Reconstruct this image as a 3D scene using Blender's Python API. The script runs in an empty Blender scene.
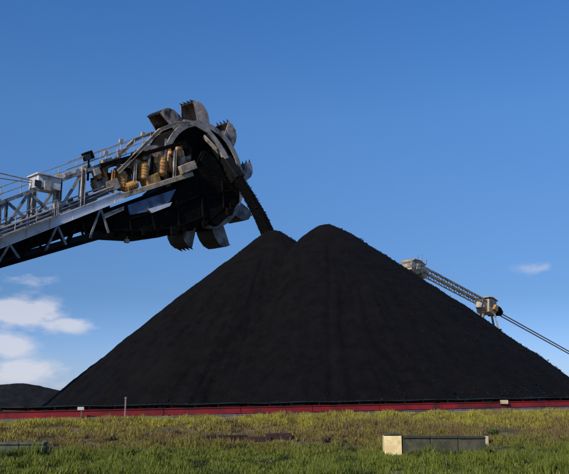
import bpy, math, random
import numpy as np
from mathutils import Vector, Matrix
random.seed(7); rng = np.random.default_rng(7)
S = bpy.context.scene
COL = S.collection
R = math.radians

# ---------------------------------------------------------------- camera
CAM_Z = 1.6; F = 782.0; PITCH = math.atan(159/782)
cd = bpy.data.cameras.new('camera'); cam = bpy.data.objects.new('camera', cd); COL.objects.link(cam)
cam.location = (0, 0, CAM_Z); cam.rotation_euler = (math.pi/2+PITCH, 0, 0)
cd.sensor_width = 36; cd.lens = 36*F/569; cd.clip_end = 20000; cd.clip_start = 0.1
S.camera = cam

# ---------------------------------------------------------------- sun, sky, exposure
SUN = Vector((-0.49, -0.70, 0.53)).normalized()
sd = bpy.data.lights.new('sun', 'SUN'); so = bpy.data.objects.new('sun', sd); COL.objects.link(so)
sd.energy = 4.2; sd.angle = R(0.5); sd.color = (1, 0.93, 0.82)
so.rotation_euler = SUN.to_track_quat('Z', 'Y').to_euler()
W = bpy.data.worlds.new('World'); S.world = W; W.use_nodes = True
nt = W.node_tree; N = nt.nodes; L = nt.links; N.clear()
def wn(t, **k):
    n = N.new(t)
    for a, b in k.items(): setattr(n, a, b)
    return n
def wmath(op, a, b=None, clamp=False):
    n = wn('ShaderNodeMath', operation=op); n.use_clamp = clamp
    for i, v in enumerate((a, b)):
        if v is None: continue
        if isinstance(v, (int, float)): n.inputs[i].default_value = v
        else: L.new(v, n.inputs[i])
    return n.outputs[0]
sky = wn('ShaderNodeTexSky', sky_type='NISHITA'); sky.sun_disc = False
sky.sun_elevation = math.asin(SUN.z); sky.sun_rotation = math.atan2(SUN.x, SUN.y)
sky.air_density = 1.0; sky.dust_density = 0.2; sky.ozone_density = 3.5
hs = wn('ShaderNodeHueSaturation'); hs.inputs['Saturation'].default_value = 1.12; hs.inputs['Value'].default_value = 1.0
L.new(sky.outputs[0], hs.inputs['Color'])
tint = wn('ShaderNodeMix', data_type='RGBA', blend_type='MULTIPLY'); tint.inputs[0].default_value = 1
tint.inputs[7].default_value = (0.98, 0.93, 1.0, 1)
L.new(hs.outputs[0], tint.inputs[6])
tc = wn('ShaderNodeTexCoord'); sep = wn('ShaderNodeSeparateXYZ'); L.new(tc.outputs['Generated'], sep.inputs[0])
az = wmath('ARCTAN2', sep.outputs[0], sep.outputs[1]); el = wmath('ARCSINE', sep.outputs[2])
# the clouds: small cumulus low over the horizon (azimuth, elevation, half width, half height, density)
def ang(u, v):
    a = (u-284.5)/F; b = (237-v)/F
    d = Vector((a, math.cos(PITCH)-b*math.sin(PITCH), math.sin(PITCH)+b*math.cos(PITCH))).normalized()
    return math.atan2(d.x, d.y), math.asin(d.z)
CL = [(34,279,28,9,.55),(22,313,42,16,1.1),(62,325,34,9,.9),(4,346,30,15,1.0),(22,371,44,13,.95),(66,378,22,14,.45),(540,269,26,9,.47),
      (-60,300,50,22,.9),(-120,350,60,22,.9),(-40,385,60,12,.7),(660,330,60,12,.5),(760,370,80,18,.7),(-260,330,70,25,.9),(900,340,70,20,.6),(120,384,22,7,.2)]
nz = wn('ShaderNodeTexNoise'); nz.inputs['Scale'].default_value = 26; nz.inputs['Detail'].default_value = 7; nz.inputs['Roughness'].default_value = .58
mp = wn('ShaderNodeMapping'); mp.inputs['Scale'].default_value = (1, 1, 2.4); L.new(tc.outputs['Generated'], mp.inputs[0]); L.new(mp.outputs[0], nz.inputs[0])
acc = None
for u, v, a, b, k in CL:
    ca, ce = ang(u, v)
    da = wmath('MULTIPLY', wmath('SUBTRACT', az, ca), F/a); de = wmath('MULTIPLY', wmath('SUBTRACT', el, ce), F/b)
    r2 = wmath('ADD', wmath('MULTIPLY', da, da), wmath('MULTIPLY', de, de))
    g = wmath('MULTIPLY', wmath('POWER', 2.718, wmath('MULTIPLY', r2, -0.9)), k)
    acc = g if acc is None else wmath('MAXIMUM', acc, g)
d = wmath('ADD', acc, wmath('MULTIPLY', wmath('SUBTRACT', nz.outputs[0], .5), 1.7))
d = wmath('MULTIPLY', wmath('SUBTRACT', d, .30), 2.2, True)
d = wmath('MULTIPLY', d, wmath('MULTIPLY', acc, 1.4, True))
d = wmath('MULTIPLY', d, .66)
rampn = wn('ShaderNodeValToRGB'); L.new(sep.outputs[2], rampn.inputs[0]); ce_ = rampn.color_ramp
stops = [(0.0,(.60,.80,1.40)),(.03,(.55,.73,1.18)),(.122,(.49,.65,.86)),(.22,(.66,.85,1.01)),(.342,(.83,1.12,1.27)),(.47,(.74,1.17,1.42)),(1.0,(.68,1.15,1.45))]
ce_.elements[0].position, ce_.elements[0].color = stops[0][0], (*stops[0][1], 1); ce_.elements[1].position, ce_.elements[1].color = stops[-1][0], (*stops[-1][1], 1)
for p_, c_ in stops[1:-1]: ce_.elements.new(p_).color = (*c_, 1)
t2 = wn('ShaderNodeMix', data_type='RGBA', blend_type='MULTIPLY'); t2.inputs[0].default_value = 1; L.new(tint.outputs[2], t2.inputs[6]); L.new(rampn.outputs[0], t2.inputs[7])
cm = wn('ShaderNodeMix', data_type='RGBA'); L.new(d, cm.inputs[0]); L.new(t2.outputs[2], cm.inputs[6]); cm.inputs[7].default_value = (7.6, 7.4, 7.9, 1)
bg = wn('ShaderNodeBackground'); bg.inputs[1].default_value = 0.1; L.new(cm.outputs[2], bg.inputs[0])
out = wn('ShaderNodeOutputWorld'); L.new(bg.outputs[0], out.inputs[0])
S.view_settings.view_transform = 'Standard'; S.view_settings.look = 'None'
S.view_settings.exposure = 0.0; S.view_settings.gamma = 1
try: S.cycles.pixel_filter_width = 2.2
except Exception: pass

# ---------------------------------------------------------------- helpers
def ray(u, v):
    a = (u-284.5)/F; b = (237-v)/F
    return Vector((a, math.cos(PITCH)-b*math.sin(PITCH), math.sin(PITCH)+b*math.cos(PITCH)))
def P(u, v, Y):
    d = ray(u, v); d = d*(Y/d.y); return Vector((d.x, d.y, d.z+CAM_Z))

def hashn(ix, iy, s):
    n = np.sin(ix*127.1+iy*311.7+s*74.7)*43758.5453
    return n-np.floor(n)
def vnoise(x, y, s=0):
    x = np.asarray(x, float); y = np.asarray(y, float)
    ix = np.floor(x); iy = np.floor(y); fx = x-ix; fy = y-iy
    fx = fx*fx*(3-2*fx); fy = fy*fy*(3-2*fy)
    a = hashn(ix, iy, s); b = hashn(ix+1, iy, s); c = hashn(ix, iy+1, s); e = hashn(ix+1, iy+1, s)
    return (a*(1-fx)+b*fx)*(1-fy)+(c*(1-fx)+e*fx)*fy-.5
def fbm(x, y, o=4, s=0):
    t = 0; a = 1.0
    for i in range(o):
        t = t+a*vnoise(x*2**i, y*2**i, s+i); a *= .5
    return t

def mat(name, col, rough=.7, col2=None, scale=4, metal=0, bump=.3, bscale=None, spec=.5, detail=6, lo=.4, hi=.62, dirt=None, dscale=1.2, dlo=.5, dhi=.68, bdist=.02):
    m = bpy.data.materials.new(name); m.use_nodes = True
    n = m.node_tree.nodes; l = m.node_tree.links; b = n['Principled BSDF']
    b.inputs['Roughness'].default_value = rough; b.inputs['Metallic'].default_value = metal
    b.inputs['Specular IOR Level'].default_value = spec
    g = n.new('ShaderNodeNewGeometry')
    def noise(sc, det=detail, r=.6):
        x = n.new('ShaderNodeTexNoise'); x.inputs['Scale'].default_value = sc; x.inputs['Detail'].default_value = det
        x.inputs['Roughness'].default_value = r; l.new(g.outputs['Position'], x.inputs['Vector']); return x
    def ramp(src, lo, hi):
        x = n.new('ShaderNodeMapRange'); x.inputs[1].default_value = lo; x.inputs[2].default_value = hi; l.new(src, x.inputs[0]); return x.outputs[0]
    nz = noise(scale)
    mx = n.new('ShaderNodeMix'); mx.data_type = 'RGBA'
    l.new(ramp(nz.outputs[0], lo, hi), mx.inputs[0])
    mx.inputs[6].default_value = (*col, 1); mx.inputs[7].default_value = (*(col2 or [c*.6 for c in col]), 1)
    o = mx.outputs[2]
    if dirt:
        m2 = n.new('ShaderNodeMix'); m2.data_type = 'RGBA'
        l.new(ramp(noise(dscale, 8, .65).outputs[0], dlo, dhi), m2.inputs[0]); l.new(o, m2.inputs[6]); m2.inputs[7].default_value = (*dirt, 1); o = m2.outputs[2]
    l.new(o, b.inputs['Base Color'])
    if bump:
        bp = n.new('ShaderNodeBump'); bp.inputs['Strength'].default_value = bump; bp.inputs['Distance'].default_value = bdist
        l.new(noise(bscale or scale*4, 5).outputs[0], bp.inputs['Height']); l.new(bp.outputs[0], b.inputs['Normal'])
    return m
M = {}
M['coal'] = mat('coal', (.0066,.0056,.0062), .88, (.0034,.0032,.0036), 1.4, bump=1.0, bscale=14, bdist=.12, spec=.1, dirt=(.0088,.0074,.0072), dscale=.33, dlo=.5, dhi=.75)
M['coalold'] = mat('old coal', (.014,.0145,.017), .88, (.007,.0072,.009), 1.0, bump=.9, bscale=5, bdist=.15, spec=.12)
M['oldstream'] = mat('falling coal', (.0045,.004,.0044), .9, (.002,.002,.002), 5, bump=1.0, bscale=12, bdist=.1, spec=.05)
M['lump'] = mat('coal lumps', (.0085,.008,.0088), .75, (.005,.005,.005), 3, bump=.4, spec=.15)
M['white'] = mat('pale painted steel', (.80,.80,.82), .45, (.66,.66,.69), 1.3, dirt=(.12,.11,.10), dscale=1.6, dlo=.56, dhi=.78)
M['grey'] = mat('grey painted steel', (.27,.28,.30), .5, (.16,.165,.18), 1.8, dirt=(.04,.038,.036), dscale=1.5, dlo=.47, dhi=.62)
M['girder'] = mat('white girder paint', (.85,.84,.85), .45, (.72,.72,.74), .6, dirt=(.3,.28,.26), dscale=1.2, dlo=.56, dhi=.8)
M['cabpaint'] = mat('weathered cab paint', (.68,.67,.66), .5, (.45,.44,.44), 1.6, dirt=(.14,.12,.10), dscale=1.5, dlo=.5, dhi=.7)
M['casing'] = mat('ochre dusty casing', (.42,.25,.09), .7, (.22,.12,.05), 2.2, dirt=(.04,.032,.026), dscale=1.6, dlo=.48, dhi=.62)
M['dusty'] = mat('dusty beige steel', (.44,.39,.34), .65, (.26,.22,.19), 1.6, dirt=(.05,.045,.04), dscale=1.5, dlo=.5, dhi=.68)
M['dark'] = mat('coal blackened steel', (.0085,.0070,.0062), .85, (.004,.0035,.003), 1.5, bump=.7, bscale=5, bdist=.06, spec=.06, dirt=(.026,.021,.018), dscale=.9, dlo=.58, dhi=.8)
M['blue'] = mat('blue grey plate', (.11,.15,.24), .35, (.05,.07,.12), .9, dirt=(.02,.02,.022), dscale=.9, dlo=.52, dhi=.66)
M['rust'] = mat('rust orange machine paint', (.62,.33,.09), .6, (.40,.17,.045), 2.5, dirt=(.08,.05,.03), dscale=1.7, dlo=.54, dhi=.70)
M['tan'] = mat('tan paint', (.50,.40,.27), .6, (.32,.24,.15), 2, dirt=(.07,.06,.05), dscale=1.6, dlo=.52, dhi=.68)
M['yellow'] = mat('yellow paint', (.62,.40,.06), .5, (.45,.27,.04), 4)
M['bucket'] = mat('worn sunlit bucket steel', (.44,.35,.29), .55, (.15,.12,.11), 1.1, dirt=(.035,.03,.03), dscale=.9, dlo=.5, dhi=.63, bump=.4)
M['cheek'] = mat('shaded bucket cheek', (.42,.34,.285), .6, (.16,.13,.11), 1.0, dirt=(.016,.013,.013), dscale=.6, dlo=.48, dhi=.6, bump=.4)  # dirt mixed heavier to put shade into the colour of the outer cheeks
M['bucket_back'] = mat('dark bucket back', (.035,.032,.034), .6, (.015,.015,.016), 1.5, dirt=(.09,.075,.065), dscale=1.4, dlo=.6, dhi=.8, bump=.4)
M['red'] = mat('red painted stringer', (.27,.011,.014), .6, (.17,.008,.010), .7, dirt=(.035,.012,.012), dscale=1.1, dlo=.5, dhi=.72)
M['belt'] = mat('dark teal belt cover', (.012,.028,.03), .6, (.008,.014,.016), 1.5)
M['concrete'] = mat('concrete', (.30,.29,.26), .85, (.2,.19,.17), 5, bump=.5, dirt=(.12,.11,.08), dscale=2)
M['mossy'] = mat('mossy concrete', (.085,.075,.045), .9, (.05,.05,.026), 4, bump=.6, dirt=(.035,.04,.022), dscale=3, dlo=.48, dhi=.62)
M['greywall'] = mat('grey green concrete', (.09,.10,.065), .9, (.06,.068,.042), 3, bump=.6, dirt=(.05,.055,.035), dscale=3, dlo=.5, dhi=.65)
M['capdark'] = mat('dark coping', (.035,.035,.028), .85, (.02,.02,.017), 6)
M['cream'] = mat('cream painted concrete', (.85,.67,.34), .75, (.70,.52,.24), 4, bump=.4, dirt=(.3,.24,.13), dscale=5, dlo=.58, dhi=.75)
M['sleeper'] = mat('old red brown timber', (.045,.011,.010), .85, (.014,.006,.006), 9, bump=.8)
M['rail'] = mat('rail steel', (.30,.29,.33), .45, (.17,.14,.14), 2, metal=.4)
M['pinkpost'] = mat('faded pink post', (.24,.16,.15), .8, (.15,.10,.10), 7)
M['glass'] = mat('cab glass', (.02,.025,.03), .12, (.02,.025,.03), 1, bump=0)
M['rubber'] = mat('belt rubber', (.02,.02,.02), .7)
M['cable'] = mat('galvanised cable', (.34,.31,.31), .5)

class MB:
    def __init__(s): s.v = []; s.f = []
    def add(s, vs, fs):
        o = len(s.v); s.v += [tuple(v) for v in vs]; s.f += [tuple(i+o for i in f) for f in fs]
    def beam(s, p, q, w, h, up=Vector((0,0,1)), ch=.0):
        p = Vector(p); q = Vector(q); d = (q-p).normalized(); x = d.cross(up)
        if x.length < 1e-3: x = d.cross(Vector((1,0,0)))
        x.normalize(); y = x.cross(d).normalized()
        if ch <= 0:
            pr = [(-1,-1),(1,-1),(1,1),(-1,1)]; pr = [(a*w/2, b*h/2) for a, b in pr]
        else:
            a, b = w/2, h/2; c = ch
            pr = [(-a+c,-b),(a-c,-b),(a,-b+c),(a,b-c),(a-c,b),(-a+c,b),(-a,b-c),(-a,-b+c)]
        n = len(pr); vs = [e+x*a+y*b for e in (p, q) for a, b in pr]
        s.add(vs, [tuple(range(n))[::-1], tuple(range(n, 2*n))]+[(i, (i+1)%n, n+(i+1)%n, n+i) for i in range(n)])
    def ibeam(s, p, q, w, h, t, up=Vector((0,0,1))):
        p = Vector(p); q = Vector(q); d = (q-p).normalized(); x = d.cross(up).normalized(); y = x.cross(d).normalized()
        a, b = w/2, h/2; k = t/2
        pr = [(-a,-b),(a,-b),(a,-b+t),(k,-b+t),(k,b-t),(a,b-t),(a,b),(-a,b),(-a,b-t),(-k,b-t),(-k,-b+t),(-a,-b+t)]
        n = 12; vs = [e+x*A+y*B for e in (p, q) for A, B in pr]
        s.add(vs, [tuple(range(n))[::-1], tuple(range(n, 2*n))]+[(i, (i+1)%n, n+(i+1)%n, n+i) for i in range(n)])
    def tube(s, pts, r, n=8, caps=True):
        pts = [Vector(p) for p in pts]; rr = r if isinstance(r, (list, tuple)) else [r]*len(pts); rings = []
        for i, p in enumerate(pts):
            d = (pts[min(i+1, len(pts)-1)]-pts[max(i-1, 0)]).normalized()
            a = Vector((0,0,1)) if abs(d.z) < .9 else Vector((1,0,0)); x = d.cross(a).normalized(); y = d.cross(x)
            rings.append([p+(x*math.cos(2*math.pi*k/n)+y*math.sin(2*math.pi*k/n))*rr[i] for k in range(n)])
        fs = [(i*n+k, i*n+(k+1)%n, (i+1)*n+(k+1)%n, (i+1)*n+k) for i in range(len(pts)-1) for k in range(n)]
        if caps: fs += [tuple(range(n)), tuple(range((len(pts)-1)*n, len(pts)*n))[::-1]]
        s.add([v for r_ in rings for v in r_], fs)
    def prism(s, poly, off):
        n = len(poly); off = Vector(off); poly = [Vector(p) for p in poly]
        s.add(poly+[p+off for p in poly], [tuple(range(n)), tuple(range(n, 2*n))[::-1]]+[(i, n+i, n+(i+1)%n, (i+1)%n) for i in range(n)])
    def box(s, c, X, Y, Z):   # centre, half vectors
        c = Vector(c); s.prism([c-X-Y-Z, c+X-Y-Z, c+X+Y-Z, c-X+Y-Z], Z*2)
def build(name, mb, m, parent=None, base=Vector((0,0,0)), mats=None, smooth=False, bevel=0):
    me = bpy.data.meshes.new(name); me.from_pydata([tuple(Vector(v)-base) for v in mb.v], [], mb.f)
    import bmesh
    b = bmesh.new(); b.from_mesh(me); bmesh.ops.recalc_face_normals(b, faces=b.faces); b.to_mesh(me); b.free()
    me.materials.append(M[m] if isinstance(m, str) else m)
    o = bpy.data.objects.new(name, me); COL.objects.link(o)
    if parent: o.parent = parent
    else: o.location = base
    if smooth:
        for p in me.polygons: p.use_smooth = True
    if bevel:
        md = o.modifiers.new('bevel', 'BEVEL'); md.width = bevel; md.segments = 2; md.limit_method = 'ANGLE'
    return o
def sub(name, mb, m, parent, base, **k):     # sub-part: parent itself sits at its thing's origin
    return build(name, mb, m, parent, base, **k)
def empty(name, loc):
    o = bpy.data.objects.new(name, None); COL.objects.link(o); o.location = loc; o.empty_display_size = .3; return o
def tag(o, label=None, cat=None, group=None, kind=None):
    for k, v in (('label', label), ('category', cat), ('group', group), ('kind', kind)):
        if v: o[k] = v
    return o
def grid_mesh(name, X, Y, Z, m, smooth=True):
    ny, nx = X.shape; me = bpy.data.meshes.new(name)
    co = np.stack([X, Y, Z], -1).reshape(-1, 3).astype(np.float32)
    i = (np.arange(ny-1)[:, None]*nx+np.arange(nx-1)[None]).reshape(-1)
    q = np.stack([i, i+1, i+nx+1, i+nx], -1).astype(np.int32)
    me.vertices.add(len(co)); me.vertices.foreach_set('co', co.ravel())
    me.loops.add(q.size); me.loops.foreach_set('vertex_index', q.ravel())
    me.polygons.add(len(q)); me.polygons.foreach_set('loop_start', np.arange(0, q.size, 4, dtype=np.int32)); me.polygons.foreach_set('loop_total', np.full(len(q), 4, np.int32))
    me.update(calc_edges=True); me.validate()
    if smooth: me.polygons.foreach_set('use_smooth', np.ones(len(q), bool))
    me.materials.append(m); o = bpy.data.objects.new(name, me); COL.objects.link(o); return o
def tri_mesh(name, co, tris, m, cols=None):
    me = bpy.data.meshes.new(name); co = co.astype(np.float32); tris = tris.astype(np.int32)
    me.vertices.add(len(co)); me.vertices.foreach_set('co', co.ravel())
    me.loops.add(tris.size); me.loops.foreach_set('vertex_index', tris.ravel())
    me.polygons.add(len(tris)); me.polygons.foreach_set('loop_start', np.arange(0, tris.size, 3, dtype=np.int32)); me.polygons.foreach_set('loop_total', np.full(len(tris), 3, np.int32))
    me.update(calc_edges=True)
    if cols is not None:
        a = me.color_attributes.new('tone', 'FLOAT_COLOR', 'POINT'); c = np.ones((len(co), 4), np.float32); c[:, :3] = cols; a.data.foreach_set('color', c.ravel())
    me.materials.append(m); o = bpy.data.objects.new(name, me); COL.objects.link(o); return o

# ---------------------------------------------------------------- ground
def conv_y(x): return 34.3+.39*x*(1/(1+np.exp((x-60)/8)))*(1/(1+np.exp((-x-50)/6)))
def crest_z(x):
    return .60+.36*np.clip((np.asarray(x)+11)/25, -.6, 1.5)
def smooth(t): t = np.clip(t, 0, 1); return t*t*(3-2*t)
def ground_z(x, y):
    x = np.asarray(x, float); y = np.asarray(y, float)
    cy = 34.3+.39*np.clip(x, -45, 55); foot = 21.8+.06*np.clip(x, -30, 30)
    t = smooth((y-foot)/(cy-1.6-foot)*.93)
    z = crest_z(x)*t+.16*fbm(x*.35, y*.35, 4, 3)*(1-.9*smooth((y-cy+3.5)/2))*smooth((60-y)/10)
    z = z+.11*fbm(x*1.3, y*1.3, 3, 9)*(1-.8*smooth((y-cy+3)/2))
    far = smooth((np.hypot(x, y)-90)/120)
    return z*(1-far)+.55*far
gx = np.concatenate([np.array([-6000,-2500,-1000,-400,-200,-120,-80,-50]), np.arange(-36, 40, .22), np.array([50,80,120,200,400,1000,2500,6000])])
gy = np.concatenate([np.array([-6000,-1500,-400,-100,-40,-15,0,6,10]), np.arange(12, 44, .22), np.arange(45, 90, 2.5), np.array([100,130,180,300,700,1500,3500,8000])])
X, Y = np.meshgrid(gx, gy)
gm = bpy.data.materials.new('grassy soil'); gm.use_nodes = True
n = gm.node_tree.nodes; l = gm.node_tree.links; b = n['Principled BSDF']; b.inputs['Roughness'].default_value = .95; b.inputs['Specular IOR Level'].default_value = .15
ge = n.new('ShaderNodeNewGeometry'); nz1 = n.new('ShaderNodeTexNoise'); nz1.inputs['Scale'].default_value = .8; nz1.inputs['Detail'].default_value = 8
l.new(ge.outputs['Position'], nz1.inputs['Vector']); cr = n.new('ShaderNodeValToRGB'); l.new(nz1.outputs[0], cr.inputs[0]); l.new(cr.outputs[0], b.inputs['Base Color'])
cr.color_ramp.elements[0].position = .32; cr.color_ramp.elements[0].color = (.05,.05,.02,1); cr.color_ramp.elements[1].position = .68; cr.color_ramp.elements[1].color = (.22,.15,.085,1)
e = cr.color_ramp.elements.new(.5); e.color = (.12,.095,.045,1)
bp = n.new('ShaderNodeBump'); bp.inputs['Strength'].default_value = .7; bp.inputs['Distance'].default_value = .05; nz2 = n.new('ShaderNodeTexNoise'); nz2.inputs['Scale'].default_value = 9; nz2.inputs['Detail'].default_value = 6
l.new(ge.outputs['Position'], nz2.inputs['Vector']); l.new(nz2.outputs[0], bp.inputs['Height']); l.new(bp.outputs[0], b.inputs['Normal'])
tag(grid_mesh('ground', X, Y, ground_z(X, Y), gm), kind='structure')
def on_ground(u, v):
    d = ray(u, v); lo = 8.; 
    for k in range(4000):
        t = lo+k*.02; p = d*(t/d.y)
        if p.z+CAM_Z <= float(ground_z(p.x, p.y)): return Vector((p.x, p.y, float(ground_z(p.x, p.y))))
    return P(u, v, 60)

# ---------------------------------------------------------------- coal piles
A = P(275, 227.5, 56.6); B = P(327, 221, 55)
def rills(x, y, ax, ay, s):
    th = np.arctan2(y-ay, x-ax); r = np.hypot(x-ax, y-ay)
    return (vnoise(th*26, r*.12, s)*.5+vnoise(th*60, r*.2, s+3)*.25)*np.clip(r/9, .0, 1)
def cone(x, y, ap, kl, kr, ky, rnd, s):
    dx = x-ap.x; k = np.where(dx < 0, kl, kr); r = np.sqrt((dx*k)**2+((y-ap.y)*ky)**2)
    r = np.sqrt(r*r+rnd*rnd)-rnd
    return ap.z-r+.42*rills(x, y, ap.x, ap.y, s)
gxx = np.arange(-19, 30, .13); gyy = np.arange(37.5, 84, .15)
X, Y = np.meshgrid(gxx, gyy)
wx = X+.5*fbm(X*.25, Y*.25, 3, 20); wy = Y+.5*fbm(X*.25+9, Y*.25, 3, 21)
ca = cone(wx, wy, A, .85, .84, .78, .75, 1); cb = cone(wx, wy, B, .90, .735, .80, .6, 2)
k = .05; Z = np.logaddexp(ca/k, cb/k)*k
H0 = ground_z(X, Y)
Z = Z-.65*np.exp(-((ca-cb)/.85)**2)*np.clip((np.maximum(A.z, B.z)-Z-1.0)/3.5, 0, 1)*(1+.5*fbm(X*.6, Y*.6, 3, 40))
hh = Z-H0
hh = np.where(hh > 0, hh, hh*3)
toe = np.log1p(np.exp(np.clip(hh/.35, -30, 30)))*.35
Z = H0-.25+np.where(hh > 6, hh, toe)+.07*fbm(X*1.1, Y*1.1, 4, 5)*np.clip(hh, 0, 1)+.05*fbm(X*4, Y*4, 2, 6)
ZP = Z.copy()
def pile_z(x, y):
    i = np.clip(((np.asarray(y)-gyy[0])/.15).astype(int), 0, len(gyy)-1); j = np.clip(((np.asarray(x)-gxx[0])/.13).astype(int), 0, len(gxx)-1)
    return ZP[i, j]
pile = grid_mesh('coal_pile', X, Y, Z, M['coal'])
tag(pile, 'huge twin-peaked heap of black coal behind the red conveyor', 'coal heap')
# lumps of coal lying on the heap
def lumps(name, n, fx, fy, zf, size, ms, m='lump', grow=False):
    t = (1+5**.5)/2
    iv = np.array([(-1,t,0),(1,t,0),(-1,-t,0),(1,-t,0),(0,-1,t),(0,1,t),(0,-1,-t),(0,1,-t),(t,0,-1),(t,0,1),(-t,0,-1),(-t,0,1)])/1.9
    it = np.array([(0,11,5),(0,5,1),(0,1,7),(0,7,10),(0,10,11),(1,5,9),(5,11,4),(11,10,2),(10,7,6),(7,1,8),(3,9,4),(3,4,2),(3,2,6),(3,6,8),(3,8,9),(4,9,5),(2,4,11),(6,2,10),(8,6,7),(9,8,1)])
    x = fx; y = fy; z = zf(x, y)
    sc = size[0]+(size[1]-size[0])*rng.random(n)**6
    if grow: sc = sc*(1+.9*np.clip(1-(z-ground_z(x, y))/1.5, 0, 1))
    v = iv[None]*sc[:, None, None]*(0.65+.7*rng.random((n, 12, 1)))*(.6+.6*rng.random((n, 1, 3)))
    v = v+np.stack([x, y, z], -1)[:, None]
    tr = it[None]+(np.arange(n)*12)[:, None, None]
    return tri_mesh(name, v.reshape(-1, 3), tr.reshape(-1, 3), M[m])
n = 48000; lx = rng.uniform(-18, 28, n); ly = rng.uniform(38, 62, n)
kk = pile_z(lx, ly)-ground_z(lx, ly) > .05; lx = lx[kk]; ly = ly[kk]
o = lumps('coal_lumps', len(lx), lx, ly, pile_z, (.018, .065), 0, grow=True)
o.parent = pile; tag(o, kind='stuff')

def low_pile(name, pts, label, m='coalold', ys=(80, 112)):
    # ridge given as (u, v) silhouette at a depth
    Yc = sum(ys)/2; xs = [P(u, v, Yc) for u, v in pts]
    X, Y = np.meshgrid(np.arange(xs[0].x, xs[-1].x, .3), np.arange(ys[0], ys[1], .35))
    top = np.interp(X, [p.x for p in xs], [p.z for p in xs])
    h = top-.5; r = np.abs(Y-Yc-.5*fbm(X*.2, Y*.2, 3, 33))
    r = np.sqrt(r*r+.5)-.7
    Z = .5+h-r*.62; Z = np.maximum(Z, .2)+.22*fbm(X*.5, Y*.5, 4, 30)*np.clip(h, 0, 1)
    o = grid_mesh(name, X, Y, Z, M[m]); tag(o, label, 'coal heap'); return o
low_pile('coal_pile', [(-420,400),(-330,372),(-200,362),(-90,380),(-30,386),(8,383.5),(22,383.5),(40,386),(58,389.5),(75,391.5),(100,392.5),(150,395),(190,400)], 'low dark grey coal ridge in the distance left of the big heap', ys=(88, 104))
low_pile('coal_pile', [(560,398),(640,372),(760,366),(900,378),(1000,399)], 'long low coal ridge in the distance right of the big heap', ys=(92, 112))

# ---------------------------------------------------------------- conveyor on the bank
cv0 = Vector((-40, 0, 0))
def cpt(x, off=0, h=0):      # point on the conveyor line; off = metres towards the camera
    y = 34.3+.39*x; nrm = Vector((.39, -1, 0)).normalized()
    p = Vector((x, y, float(crest_z(x)))) + nrm*off; p.z += h; return p
base = cpt(-38)
cv = empty('belt_conveyor', base); tag(cv, 'long low red steel belt conveyor running along the top of the grassy bank', 'conveyor')
seg = np.arange(-38, 56, 3.0)
up = Vector((0,0,1))
for i in range(len(seg)-1):
    a, c = seg[i]+.015, seg[i+1]-.015
    for off in (.55, -.55):
        m = MB(); m.ibeam(cpt(a, off, .30), cpt(c, off, .30), .10, .27, .03); o = build('stringer', m, 'red', cv, base)
        m = MB(); m.beam(cpt(a+.2, off+.002, .0-.35), cpt(a+.2, off+.002, .17), .09, .09, Vector((1,0,0))); m.beam(cpt(a+.2, off, -.02)-Vector((.15,0,0)), cpt(a+.2, off, -.02)+Vector((.15,0,0)), .2, .05); build('leg', m, 'dark', cv, base)
    m = MB()
    for q in np.arange(a+.3, c, .9): 
        m = MB(); m.beam(cpt(q, .52, .40), cpt(q, -.52, .40), .06, .05)
        m.tube([cpt(q, .46, .5), cpt(q, .18, .40), cpt(q, -.18, .40), cpt(q, -.46, .5)], .055, 6)
        for s_ in (.5, -.5): m.beam(cpt(q, s_, .40), cpt(q, s_, .56), .05, .05, Vector((1,0,0)))
        build('idler', m, 'dark', cv, base)
m = MB()   # belt, troughed, lying on the idlers
xs = np.arange(-38, 55.1, 1.0); prof = [(.5,.565),(.2,.47),(-.2,.47),(-.5,.565),(-.5,.585),(-.2,.49),(.2,.49),(.5,.585)]
vs = [cpt(x, o_, h_+.02*math.sin(x*2.1)) for x in xs for o_, h_ in prof]
m.add(vs, [(i*8+k, i*8+(k+1)%8, (i+1)*8+(k+1)%8, (i+1)*8+k) for i in range(len(xs)-1) for k in range(8)])
build('belt', m, 'belt', cv, base)
n_ = 1500; cx = rng.uniform(-37, 54, n_); lv = rng.uniform(-.3, .3, n_)
o = lumps('coal_load', n_, cx+.36*lv, 34.3+.39*cx-.93*lv, lambda x, y: crest_z(x)+.52+.03*rng.random(len(x)), (.05, .12), 0); tag(o, kind='stuff')
o.parent = cv; o.location = -base
def box_part(name, c, sx, sy, sz, m, parent=None, base_=Vector((0,0,0)), bevel=.01):
    b_ = MB(); b_.box(c, Vector((sx/2,0,0)), Vector((0,sy/2,0)), Vector((0,0,sz/2))); return build(name, b_, m, parent, base_, bevel=bevel)
p = cpt((P(497,404,38)).x, .66, .42); box_part('junction_box', p, .36, .12, .18, 'tan', cv, base)
# two rails in front of the conveyor for the yard machine
for off, lab in ((1.35, 'steel crane rail on concrete sleepers nearest the grass edge below the red conveyor'),):
    rb = cpt(-38, off); ro = empty('rail_track', rb); tag(ro, lab, 'rail track')
    for i in range(len(seg)-1):
        m = MB(); a, c = seg[i]+.005, seg[i+1]-.005
        m.ibeam(cpt(a, off, .085), cpt(c, off, .085), .08, .13, .03); build('rail', m, 'rail', ro, rb)
        for q in np.arange(a+.3, c, .75):
            m = MB(); m.beam(cpt(q, off-.5, -.04), cpt(q, off+.4, -.04), .24, .12); build('sleeper', m, 'concrete', ro, rb)

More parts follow.
